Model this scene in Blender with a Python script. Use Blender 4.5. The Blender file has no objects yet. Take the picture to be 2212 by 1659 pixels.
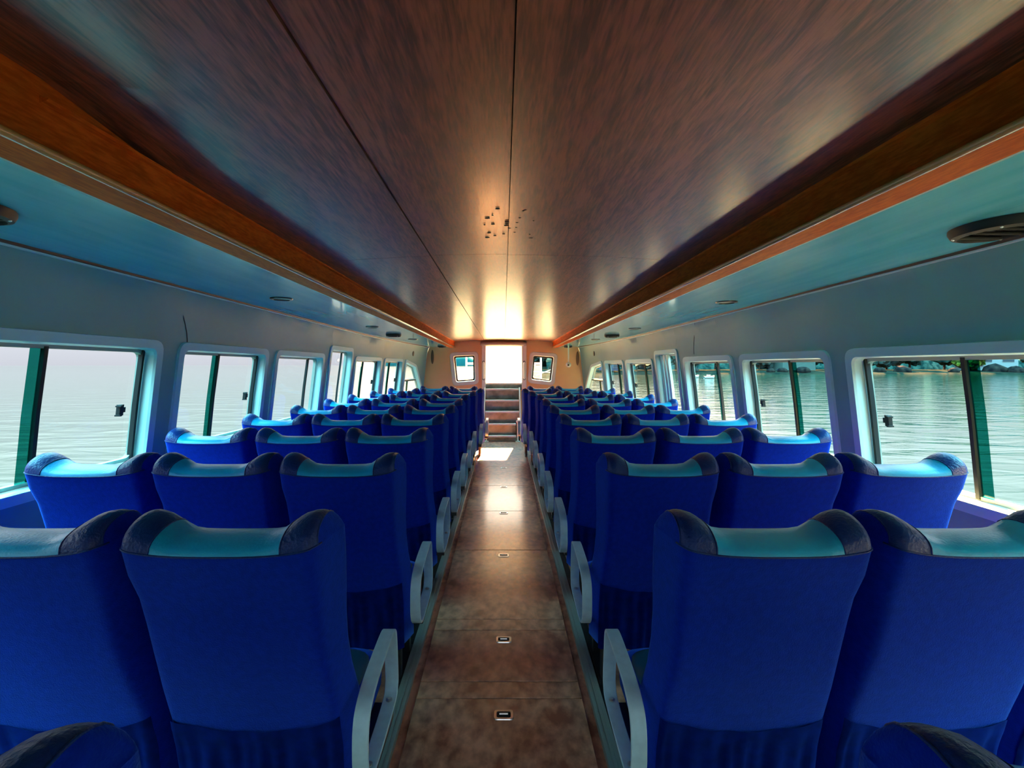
import bpy, bmesh, math, random
from mathutils import Vector, Matrix, noise
from mathutils.geometry import delaunay_2d_cdt

S = bpy.context.scene
COL = S.collection
random.seed(7)

# ------------------------------------------------------------------ camera
EYE = 1.476                      # eye height above the cabin floor
FPX = 1010.0                     # focal length in pixels of a 2212 px wide frame
cam_d = bpy.data.cameras.new('camera')
cam = bpy.data.objects.new('camera', cam_d)
COL.objects.link(cam)
cam.location = (0, 0, EYE)
cam.rotation_euler = (math.pi / 2, 0, 0)
cam_d.sensor_fit = 'HORIZONTAL'
cam_d.sensor_width = 36
cam_d.lens = FPX / 2212 * 36
cam_d.shift_x = 18 / 2212
cam_d.shift_y = -41.5 / 2212
cam_d.clip_start = 0.02
cam_d.clip_end = 4000
S.camera = cam

# ------------------------------------------------------------------ colour management
S.view_settings.view_transform = 'Standard'
S.view_settings.look = 'None'
S.view_settings.gamma = 1
S.view_settings.use_curve_mapping = False
S.view_settings.exposure = 0.0
S.cycles.max_bounces = 10
S.cycles.diffuse_bounces = 6
S.cycles.glossy_bounces = 4
S.cycles.transparent_max_bounces = 16
S.cycles.sample_clamp_indirect = 6
S.cycles.caustics_reflective = False
S.cycles.caustics_refractive = False

# ------------------------------------------------------------------ sky: hazy pale horizon, strong blue green light overhead
SUN_TO = Vector((0.13, 1.0, 0.68)).normalized()      # towards the sun
W = bpy.data.worlds.new('sky'); S.world = W; W.use_nodes = True
nt = W.node_tree; nt.nodes.clear()
out = nt.nodes.new('ShaderNodeOutputWorld'); bg = nt.nodes.new('ShaderNodeBackground')
tc = nt.nodes.new('ShaderNodeTexCoord'); sep = nt.nodes.new('ShaderNodeSeparateXYZ')
nt.links.new(tc.outputs['Generated'], sep.inputs[0])
ramp = nt.nodes.new('ShaderNodeValToRGB')
nt.links.new(sep.outputs['Z'], ramp.inputs[0])
SKY_STOPS = [(0.0, (0.072, 0.074, 0.083)), (0.10, (0.098, 0.101, 0.110)), (0.26, (0.27, 0.28, 0.30)), (0.44, (0.36, 0.60, 0.68)),
             (0.60, (0.56, 2.3, 2.75)), (1.0, (0.56, 2.3, 2.75))]
el = ramp.color_ramp.elements
el[0].position, el[0].color = SKY_STOPS[0][0], (*SKY_STOPS[0][1], 1)
el[1].position, el[1].color = SKY_STOPS[-1][0], (*SKY_STOPS[-1][1], 1)
for p_, c_ in SKY_STOPS[1:-1]:
    e = el.new(p_); e.color = (*c_, 1)
# bright haze round the sun
dot = nt.nodes.new('ShaderNodeVectorMath'); dot.operation = 'DOT_PRODUCT'
nt.links.new(tc.outputs['Generated'], dot.inputs[0]); dot.inputs[1].default_value = Vector((0.08, 1.0, 0.3)).normalized()
mr = nt.nodes.new('ShaderNodeMapRange'); mr.inputs['From Min'].default_value = 0.88; mr.inputs['From Max'].default_value = 1.0
nt.links.new(dot.outputs['Value'], mr.inputs['Value'])
mx = nt.nodes.new('ShaderNodeMix'); mx.data_type = 'RGBA'; mx.blend_type = 'ADD'; mx.inputs[0].default_value = 1
glow = nt.nodes.new('ShaderNodeVectorMath'); glow.operation = 'SCALE'; glow.inputs[0].default_value = (0.6, 0.42, 0.24)
nt.links.new(mr.outputs['Result'], glow.inputs['Scale'])
nt.links.new(ramp.outputs['Color'], mx.inputs['A']); nt.links.new(glow.outputs[0], mx.inputs['B'])
nt.links.new(mx.outputs['Result'], bg.inputs['Color'])
bg.inputs['Strength'].default_value = 9.5
nt.links.new(bg.outputs[0], out.inputs[0])

# ------------------------------------------------------------------ sun, low ahead of the bow, shining in through the companionway
sun_d = bpy.data.lights.new('sun', 'SUN'); sun = bpy.data.objects.new('sun', sun_d); COL.objects.link(sun)
sun_d.energy = 330; sun_d.color = (1.0, 0.52, 0.18); sun_d.angle = math.radians(0.8)
sun.rotation_euler = SUN_TO.to_track_quat('Z', 'Y').to_euler()
sun.location = (2, 30, 20)

# ================================================================== materials
def mat(name, col, rough=0.5, metal=0.0, spec=0.5, coat=0.0, coat_rough=0.1, sheen=0.0, sheen_tint=None, bump=None):
    m = bpy.data.materials.new(name); m.use_nodes = True
    b = m.node_tree.nodes['Principled BSDF']
    b.inputs['Base Color'].default_value = (*col, 1)
    b.inputs['Roughness'].default_value = rough
    b.inputs['Metallic'].default_value = metal
    b.inputs['Specular IOR Level'].default_value = spec
    b.inputs['Coat Weight'].default_value = coat
    b.inputs['Coat Roughness'].default_value = coat_rough
    b.inputs['Sheen Weight'].default_value = sheen
    if sheen_tint: b.inputs['Sheen Tint'].default_value = (*sheen_tint, 1)
    return m

def nodes_of(m):
    n = m.node_tree; return n, n.nodes, n.links, n.nodes['Principled BSDF']

def add_noise(m, scale, detail, col_a, col_b, lo=0.35, hi=0.65, stretch=(1, 1, 1), rough=None, bump=0.0, bscale=None, dist=0.0):
    n, N, L, b = nodes_of(m)
    t = N.new('ShaderNodeTexCoord'); mp = N.new('ShaderNodeMapping'); mp.inputs['Scale'].default_value = stretch
    L.new(t.outputs['Object'], mp.inputs[0])
    nz = N.new('ShaderNodeTexNoise'); nz.inputs['Scale'].default_value = scale; nz.inputs['Detail'].default_value = detail
    nz.inputs['Distortion'].default_value = dist
    L.new(mp.outputs[0], nz.inputs['Vector'])
    r = N.new('ShaderNodeValToRGB'); r.color_ramp.elements[0].position = lo; r.color_ramp.elements[1].position = hi
    r.color_ramp.elements[0].color = (*col_a, 1); r.color_ramp.elements[1].color = (*col_b, 1)
    L.new(nz.outputs['Fac'], r.inputs[0]); L.new(r.outputs[0], b.inputs['Base Color'])
    if rough:
        rr = N.new('ShaderNodeMapRange'); rr.inputs['From Min'].default_value = lo; rr.inputs['From Max'].default_value = hi
        rr.inputs['To Min'].default_value, rr.inputs['To Max'].default_value = rough
        L.new(nz.outputs['Fac'], rr.inputs['Value']); L.new(rr.outputs[0], b.inputs['Roughness'])
    if bump:
        n2 = N.new('ShaderNodeTexNoise'); n2.inputs['Scale'].default_value = bscale or scale; n2.inputs['Detail'].default_value = 4
        L.new(mp.outputs[0], n2.inputs['Vector'])
        bp = N.new('ShaderNodeBump'); bp.inputs['Strength'].default_value = bump; bp.inputs['Distance'].default_value = 0.01
        L.new(n2.outputs['Fac'], bp.inputs['Height']); L.new(bp.outputs[0], b.inputs['Normal'])
    return m

def wood(name, dark, light, scale, stretch, rough, coat, coat_rough, bump=0.15, speck=None):
    m = mat(name, dark, rough, coat=coat, coat_rough=coat_rough, spec=0.5)
    n, N, L, b = nodes_of(m)
    t = N.new('ShaderNodeTexCoord'); mp = N.new('ShaderNodeMapping'); mp.inputs['Scale'].default_value = stretch
    L.new(t.outputs['Object'], mp.inputs[0])
    big = N.new('ShaderNodeTexNoise'); big.inputs['Scale'].default_value = scale; big.inputs['Detail'].default_value = 6
    big.inputs['Distortion'].default_value = 1.6
    fine = N.new('ShaderNodeTexNoise'); fine.inputs['Scale'].default_value = scale * 9; fine.inputs['Detail'].default_value = 5
    L.new(mp.outputs[0], big.inputs['Vector']); L.new(mp.outputs[0], fine.inputs['Vector'])
    wv = N.new('ShaderNodeMath'); wv.operation = 'MULTIPLY_ADD'; wv.inputs[1].default_value = 0.55
    L.new(fine.outputs['Fac'], wv.inputs[0]); 
    sc = N.new('ShaderNodeMath'); sc.operation = 'MULTIPLY'; sc.inputs[1].default_value = 0.5
    L.new(big.outputs['Fac'], sc.inputs[0]); L.new(sc.outputs[0], wv.inputs[2])
    r = N.new('ShaderNodeValToRGB'); r.color_ramp.elements[0].position = 0.42; r.color_ramp.elements[1].position = 0.62
    r.color_ramp.elements[0].color = (*dark, 1); r.color_ramp.elements[1].color = (*light, 1)
    L.new(wv.outputs[0], r.inputs[0]); L.new(r.outputs[0], b.inputs['Base Color'])
    bp = N.new('ShaderNodeBump'); bp.inputs['Strength'].default_value = bump; bp.inputs['Distance'].default_value = 0.002
    L.new(fine.outputs['Fac'], bp.inputs['Height']); L.new(bp.outputs[0], b.inputs['Normal'])
    return m

M = {}
M['ceiling'] = wood('dark_veneer', (0.052, 0.015, 0.010), (0.25, 0.072, 0.042), 2.2, (7, 0.7, 1), 0.42, 0.5, 0.22, 0.2)
M['trim'] = wood('varnished_timber', (0.48, 0.075, 0.006), (0.72, 0.14, 0.016), 5, (3, 0.5, 3), 0.6, 0.0, 0.3, 0.1)
M['trim'].node_tree.nodes['Principled BSDF'].inputs['Specular IOR Level'].default_value = 0.08
M['bead'] = mat('polished_timber_edge', (0.85, 0.36, 0.12), 0.25, coat=1.0, coat_rough=0.08)
M['floor'] = wood('worn_brown_deck', (0.30, 0.085, 0.045), (0.85, 0.34, 0.20), 1.6, (1.3, 0.9, 1), 0.38, 0.6, 0.15, 0.08)
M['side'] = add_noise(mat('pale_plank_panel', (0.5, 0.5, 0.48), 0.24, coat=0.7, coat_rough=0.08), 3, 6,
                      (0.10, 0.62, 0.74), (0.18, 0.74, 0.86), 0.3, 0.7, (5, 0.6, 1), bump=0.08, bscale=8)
M['wall'] = add_noise(mat('grey_green_lining', (0.4, 0.4, 0.38), 0.45, spec=0.4), 1.7, 5, (0.18, 0.36, 0.36), (0.21, 0.42, 0.42), 0.3, 0.7)
M['white'] = mat('white_window_paint', (0.60, 0.80, 0.76), 0.32)
M['bulkhead'] = add_noise(mat('glow_tinted_bulkhead', (0.6, 0.42, 0.26), 0.45, spec=0.4), 1.7, 5, (0.76, 0.40, 0.16), (0.82, 0.45, 0.20), 0.3, 0.7)  # bulkhead cream with the warm glow at the bow mixed into the colour
M['cream'] = mat('cream_paint', (0.80, 0.72, 0.60), 0.35)
M['black'] = mat('black_rubber', (0.012, 0.014, 0.016), 0.55, spec=0.25)
M['darkmetal'] = mat('dark_metal', (0.06, 0.065, 0.07), 0.3, metal=0.6)
M['steel'] = mat('brushed_steel', (0.62, 0.62, 0.62), 0.28, metal=1.0)
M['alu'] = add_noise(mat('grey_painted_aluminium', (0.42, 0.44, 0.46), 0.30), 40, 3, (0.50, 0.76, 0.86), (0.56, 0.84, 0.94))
M['velour'] = add_noise(mat('royal_blue_velour', (0.01, 0.03, 0.5), 0.8, spec=0.04, sheen=0.9, sheen_tint=(0.07, 0.26, 1.0)), 60, 4,
                        (0.0003, 0.014, 0.40), (0.0005, 0.020, 0.50), bump=0.25, bscale=300)
M['skirt'] = add_noise(mat('dark_blue_gathered_cloth', (0.01, 0.02, 0.2), 0.9, spec=0.02, sheen=0.3, sheen_tint=(0.05, 0.2, 1.0)), 30, 4,
                       (0.0003, 0.008, 0.14), (0.0005, 0.012, 0.22))
M['teal'] = add_noise(mat('turquoise_vinyl', (0.0, 0.2, 0.34), 0.33, spec=0.6), 4, 3, (0.0, 0.43, 0.82), (0.002, 0.50, 0.92), bump=0.12, bscale=150)
M['navy'] = add_noise(mat('navy_vinyl', (0.01, 0.03, 0.14), 0.36, spec=0.35), 6, 3, (0.002, 0.024, 0.17), (0.003, 0.034, 0.23), bump=0.3, bscale=130)
M['cushion'] = mat('dark_teal_vinyl', (0.01, 0.08, 0.14), 0.4)
M['rail'] = mat('grey_green_rail', (0.30, 0.33, 0.30), 0.4, metal=0.2)
M['riser'] = add_noise(mat('scuffed_dark_riser', (0.10, 0.09, 0.08), 0.35, metal=0.3), 6, 5, (0.10, 0.12, 0.08), (0.24, 0.28, 0.20))
M['roof'] = mat('roof_paint', (0.6, 0.6, 0.6), 0.6)
M['deck'] = add_noise(mat('sand_coloured_deck', (0.7, 0.5, 0.3), 0.7), 5, 4, (0.72, 0.42, 0.17), (0.82, 0.50, 0.24))
M['sand'] = add_noise(mat('pale_sand', (0.35, 0.3, 0.22), 0.9), 0.5, 4, (0.004, 0.007, 0.006), (0.016, 0.014, 0.010))
M['rock'] = add_noise(mat('shore_rock', (0.05, 0.04, 0.04), 0.9), 0.8, 5, (0.004, 0.004, 0.005), (0.022, 0.016, 0.014))
M['leaf_a'] = add_noise(mat('dark_green_foliage', (0.02, 0.06, 0.03), 0.9), 0.9, 6, (0.004, 0.014, 0.014), (0.024, 0.046, 0.040), 0.4, 0.62)
M['leaf_b'] = add_noise(mat('yellow_green_foliage', (0.2, 0.2, 0.03), 0.9), 1.2, 6, (0.012, 0.016, 0.003), (0.07, 0.07, 0.012), 0.4, 0.6)
M['leaf_c'] = add_noise(mat('grey_green_foliage', (0.1, 0.12, 0.08), 0.9), 0.7, 6, (0.010, 0.024, 0.024), (0.05, 0.07, 0.068), 0.4, 0.62)
M['bark'] = mat('bark', (0.03, 0.02, 0.015), 0.9)
M['house'] = mat('white_render', (0.16, 0.15, 0.16), 0.8)
M['lilac'] = add_noise(mat('lilac_grey_render', (0.3, 0.16, 0.22), 0.8), 0.6, 5, (0.03, 0.024, 0.04), (0.08, 0.06, 0.09))
M['glassdark'] = mat('dark_glazing', (0.02, 0.03, 0.04), 0.1)
M['hill'] = add_noise(mat('hazy_blue_green_hill', (0.05, 0.09, 0.08), 1.0), 0.01, 6, (0.004, 0.022, 0.024), (0.006, 0.030, 0.032))
M['boat'] = mat('white_boat_paint', (0.4, 0.38, 0.36), 0.4)

def glass(name, tint, fac=1.0):
    m = bpy.data.materials.new(name); m.use_nodes = True
    n = m.node_tree; n.nodes.clear()
    o = n.nodes.new('ShaderNodeOutputMaterial'); mix = n.nodes.new('ShaderNodeMixShader')
    tr = n.nodes.new('ShaderNodeBsdfTransparent'); gl = n.nodes.new('ShaderNodeBsdfGlossy'); fr = n.nodes.new('ShaderNodeLayerWeight'); fr.inputs['Blend'].default_value = 0.5
    tr.inputs[0].default_value = (*tint, 1); gl.inputs['Roughness'].default_value = 0.02
    pw = n.nodes.new('ShaderNodeMath'); pw.operation = 'POWER'; pw.inputs[1].default_value = 5
    ad = n.nodes.new('ShaderNodeMath'); ad.operation = 'MULTIPLY_ADD'; ad.inputs[1].default_value = 0.7; ad.inputs[2].default_value = 0.03
    n.links.new(fr.outputs['Facing'], pw.inputs[0]); n.links.new(pw.outputs[0], ad.inputs[0])
    n.links.new(ad.outputs[0], mix.inputs[0]); n.links.new(tr.outputs[0], mix.inputs[1]); n.links.new(gl.outputs[0], mix.inputs[2])
    n.links.new(mix.outputs[0], o.inputs[0])
    return m
M['glass'] = glass('clear_glass', (0.97, 0.99, 0.98))
M['greenglass'] = glass('green_tinted_glass', (0.01, 0.20, 0.16))

for k_ in ('sand', 'rock', 'leaf_a', 'leaf_b', 'leaf_c', 'bark', 'house', 'lilac', 'hill'):
    b_ = M[k_].node_tree.nodes['Principled BSDF']; b_.inputs['Specular IOR Level'].default_value = 0.0; b_.inputs['Roughness'].default_value = 1.0

def water_mat():
    m = mat('rippled_sea', (0.0, 0.009, 0.009), 0.06, spec=0.7)
    n, N, L, b = nodes_of(m)
    b.inputs['IOR'].default_value = 1.33
    t = N.new('ShaderNodeTexCoord')
    mp = N.new('ShaderNodeMapping'); mp.inputs['Scale'].default_value = (0.55, 1.3, 1)
    L.new(t.outputs['Object'], mp.inputs[0])
    a = N.new('ShaderNodeTexNoise'); a.inputs['Scale'].default_value = 0.9; a.inputs['Detail'].default_value = 5; a.inputs['Distortion'].default_value = 0.6
    L.new(mp.outputs[0], a.inputs['Vector'])
    bp = N.new('ShaderNodeBump'); bp.inputs['Strength'].default_value = 0.28; bp.inputs['Distance'].default_value = 0.2
    L.new(a.outputs['Fac'], bp.inputs['Height']); L.new(bp.outputs[0], b.inputs['Normal'])
    return m
M['water'] = water_mat()

# ================================================================== mesh helpers
class MB:
    def __init__(s): s.v = []; s.f = []
    def add(s, vs, fs):
        o = len(s.v); s.v += [tuple(p) for p in vs]; s.f += [tuple(i + o for i in f) for f in fs]; return s
    def box(s, x0, x1, y0, y1, z0, z1):
        return s.add([(x0, y0, z0), (x1, y0, z0), (x1, y1, z0), (x0, y1, z0), (x0, y0, z1), (x1, y0, z1), (x1, y1, z1), (x0, y1, z1)],
                     [(3, 2, 1, 0), (4, 5, 6, 7), (0, 1, 5, 4), (1, 2, 6, 5), (2, 3, 7, 6), (3, 0, 4, 7)])
    def tube(s, pts, r, n=8, closed=False, cap=True):
        pts = [Vector(p) for p in pts]; k = len(pts); rs = r if isinstance(r, (list, tuple)) else [r] * k
        vs = []; fs = []
        up = None
        for i, p in enumerate(pts):
            a = pts[(i - 1) % k] if (i > 0 or closed) else pts[i]; b = pts[(i + 1) % k] if (i < k - 1 or closed) else pts[i]
            d = (b - a).normalized()
            if up is None: up = Vector((0, 0, 1)) if abs(d.z) < 0.9 else Vector((1, 0, 0))
            sx = d.cross(up).normalized(); up = sx.cross(d).normalized()
            for j in range(n):
                t = 2 * math.pi * j / n
                vs.append(p + (sx * math.cos(t) + up * math.sin(t)) * rs[i])
        m = k if closed else k - 1
        for i in range(m):
            for j in range(n):
                a = i * n + j; b = i * n + (j + 1) % n; c = ((i + 1) % k) * n + (j + 1) % n; d = ((i + 1) % k) * n + j
                fs.append((a, b, c, d))
        if cap and not closed:
            fs.append(tuple(range(n - 1, -1, -1))); fs.append(tuple((k - 1) * n + j for j in range(n)))
        return s.add(vs, fs)
    def lathe(s, prof, c=(0, 0, 0), n=24, axis='z', sx=1, sy=1):
        vs = []; fs = []
        for r, h in prof:
            for j in range(n):
                t = 2 * math.pi * j / n
                x, y, z = r * math.cos(t) * sx, r * math.sin(t) * sy, h
                if axis == 'x': x, y, z = h, r * math.cos(t) * sx, r * math.sin(t) * sy
                if axis == 'y': x, y, z = r * math.cos(t) * sx, h, r * math.sin(t) * sy
                vs.append((x + c[0], y + c[1], z + c[2]))
        for i in range(len(prof) - 1):
            for j in range(n):
                fs.append((i * n + j, i * n + (j + 1) % n, (i + 1) * n + (j + 1) % n, (i + 1) * n + j))
        fs.append(tuple(range(n - 1, -1, -1))); fs.append(tuple((len(prof) - 1) * n + j for j in range(n)))
        return s.add(vs, fs)
    def grid(s, P, closed_u=False, closed_v=False):
        nu = len(P); nv = len(P[0]); vs = [p for row in P for p in row]; fs = []
        for i in range(nu if closed_u else nu - 1):
            for j in range(nv if closed_v else nv - 1):
                i2 = (i + 1) % nu; j2 = (j + 1) % nv
                fs.append((i * nv + j, i * nv + j2, i2 * nv + j2, i2 * nv + j))
        return s.add(vs, fs)
    def sellip(s, c, r, p=5, nu=24, nv=14):
        rows = []
        for i in range(nv + 1):
            ph = -math.pi / 2 + math.pi * i / nv
            cz = math.copysign(abs(math.sin(ph)) ** (2 / p), math.sin(ph)); cr = abs(math.cos(ph)) ** (2 / p)
            row = []
            for j in range(nu):
                t = 2 * math.pi * j / nu
                x = math.copysign(abs(math.cos(t)) ** (2 / p), math.cos(t)); y = math.copysign(abs(math.sin(t)) ** (2 / p), math.sin(t))
                row.append((c[0] + r[0] * cr * x, c[1] + r[1] * cr * y, c[2] + r[2] * cz))
            rows.append(row)
        return s.grid(rows, closed_v=True)
    def build(s, name, m, parent=None, smooth=False, bevel=0, kind=None, label=None, cat=None, group=None, fixn=True, autosmooth=None):
        me = bpy.data.meshes.new(name); me.from_pydata([tuple(v) for v in s.v], [], s.f)
        bm = bmesh.new(); bm.from_mesh(me)
        bmesh.ops.remove_doubles(bm, verts=bm.verts, dist=1e-5)
        if fixn: bmesh.ops.recalc_face_normals(bm, faces=bm.faces)
        bm.to_mesh(me); bm.free()
        me.materials.append(m)
        if smooth:
            me.polygons.foreach_set('use_smooth', [True] * len(me.polygons))
            if autosmooth: me.set_sharp_from_angle(angle=math.radians(autosmooth))
        o = bpy.data.objects.new(name, me); COL.objects.link(o)
        if parent: o.parent = parent
        if bevel:
            b = o.modifiers.new('bevel', 'BEVEL'); b.width = bevel; b.segments = 2; b.limit_method = 'ANGLE'
        if kind: o['kind'] = kind
        tag(o, label, cat, group)
        return o

def tag(o, label=None, cat=None, group=None):
    if label: o['label'] = label
    if cat: o['category'] = cat
    if group: o['group'] = group
    return o

def empty(name, loc=(0, 0, 0), label=None, cat=None, group=None, kind=None, rz=0):
    o = bpy.data.objects.new(name, None); COL.objects.link(o); o.location = loc; o.rotation_euler = (0, 0, rz)
    o.empty_display_size = 0.05
    if kind: o['kind'] = kind
    return tag(o, label, cat, group)

def copy_tree(o, parent=None):
    c = o.copy(); COL.objects.link(c); c.parent = parent
    for ch in [x for x in o.children]:
        copy_tree(ch, c)
    return c

def lerp_tab(tab, x):
    if x <= tab[0][0]: return tab[0][1]
    for (a, va), (b, vb) in zip(tab, tab[1:]):
        if x <= b: return va + (vb - va) * (x - a) / (b - a)
    return tab[-1][1]

def smooth01(a, b, x):
    t = min(1, max(0, (x - a) / (b - a))); return t * t * (3 - 2 * t)

def rounded(poly, r, n=5):
    out = []
    k = len(poly)
    for i in range(k):
        p = Vector(poly[i]); a = Vector(poly[i - 1]); b = Vector(poly[(i + 1) % k])
        da = (a - p); db = (b - p); rr = min(r, da.length * 0.45, db.length * 0.45)
        p0 = p + da.normalized() * rr; p1 = p + db.normalized() * rr
        for j in range(n + 1):
            t = j / n
            out.append(tuple((1 - t) ** 2 * p0 + 2 * t * (1 - t) * p + t * t * p1))
    return out

def inset(poly, d):
    k = len(poly); out = []
    area = sum(poly[i][0] * poly[(i + 1) % k][1] - poly[(i + 1) % k][0] * poly[i][1] for i in range(k))
    sg = 1 if area > 0 else -1
    for i in range(k):
        a = Vector(poly[i - 1]); p = Vector(poly[i]); b = Vector(poly[(i + 1) % k])
        e1 = (p - a).normalized(); e2 = (b - p).normalized()
        n1 = Vector((-e1.y, e1.x)) * sg; n2 = Vector((-e2.y, e2.x)) * sg
        m = (n1 + n2); m = m / max(0.3, m.length_squared) * 2
        out.append(tuple(p + m * d))
    return out

def in_poly(p, poly):
    x, y = p; c = False; k = len(poly)
    for i in range(k):
        x0, y0 = poly[i - 1]; x1, y1 = poly[i]
        if (y0 > y) != (y1 > y) and x < (x1 - x0) * (y - y0) / (y1 - y0) + x0: c = not c
    return c

def holed_sheet(outline, holes, gx, gy):
    """triangles covering outline minus holes, with extra grid points; returns 2D verts and faces"""
    vs = []; ed = []
    for poly in [outline] + holes:
        o = len(vs); vs += [Vector(p) for p in poly]; k = len(poly)
        ed += [(o + i, o + (i + 1) % k) for i in range(k)]
    for x in gx:
        for y in gy:
            if in_poly((x, y), outline) and not any(in_poly((x, y), h) for h in holes): vs.append(Vector((x, y)))
    v2, e2, f2, *_ = delaunay_2d_cdt(vs, ed, [], 0, 1e-6)
    fs = []
    for f in f2:
        c = sum((v2[i] for i in f), Vector((0, 0))) / len(f)
        if in_poly(c, outline) and not any(in_poly(c, h) for h in holes): fs.append(tuple(f))
    return [tuple(v) for v in v2], fs

# ================================================================== hull shape
AFT, FORE = -2.4, 9.85
DROP = 0.0125                                    # the ceilings fall slightly towards the bow
WTAB = [(-1.5, 2.10), (-0.6, 2.085), (-0.2, 2.045), (0.14, 2.0), (0.28, 1.985), (0.36, 1.972), (0.42, 1.955), (0.47, 1.935), (0.5, 1.915)]
GTAB = [(6.4, 1.0), (7.0, 0.988), (7.5, 0.962), (8.5, 0.915), (9.6, 0.838), (9.85, 0.818), (9.95, 0.81)]
def half_w(y, z):                                # z above the floor
    return lerp_tab(WTAB, z - EYE + DROP * y) * lerp_tab(GTAB, y)
def side_pt(side, y, z, d=0.0):                  # d: outward
    return (side * (half_w(y, z) + d), y, z)
def ztop(y): return EYE + 0.5 - DROP * y
def zmain(y): return EYE + 0.604 - DROP * y

# ------------------------------------------------------------------ windows of the two long sides
def win_polys(side):
    zt = (lambda y: EYE + 0.162 - 0.0068 * y) if side < 0 else (lambda y: EYE + 0.102 - 0.003 * y)
    zb = EYE - 0.60 if side < 0 else EYE - 0.665
    P = []
    for y0, y1, up, ty in [(-1.95, -0.9, 0, 's'), (-0.75, 0.32, 0, 's'), (0.45, 1.42, 0, 's'), (1.55, 2.74, 0, 's'), (2.87, 3.97, 0, 's'),
                           (4.09, 5.21, 0, 'p'), (5.35, 6.17, 0.10, 'o'), (6.27, 7.41, 0, 's'), (7.51, 8.48, 0, 's')]:
        P.append(([(y0, zb), (y1, zb), (y1, zt(y1) + up), (y0, zt(y0) + up)], ty))
    P.append(([(8.6, zb), (9.79, zb), (9.74, EYE - 0.47), (9.24, EYE + 0.0), (8.6, zt(8.6) + 0.005)], 'f'))
    return P

def quad_strip(mb, A, B):
    k = len(A); mb.add(list(A) + list(B), [(i, (i + 1) % k, k + (i + 1) % k, k + i) for i in range(k)])

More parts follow.
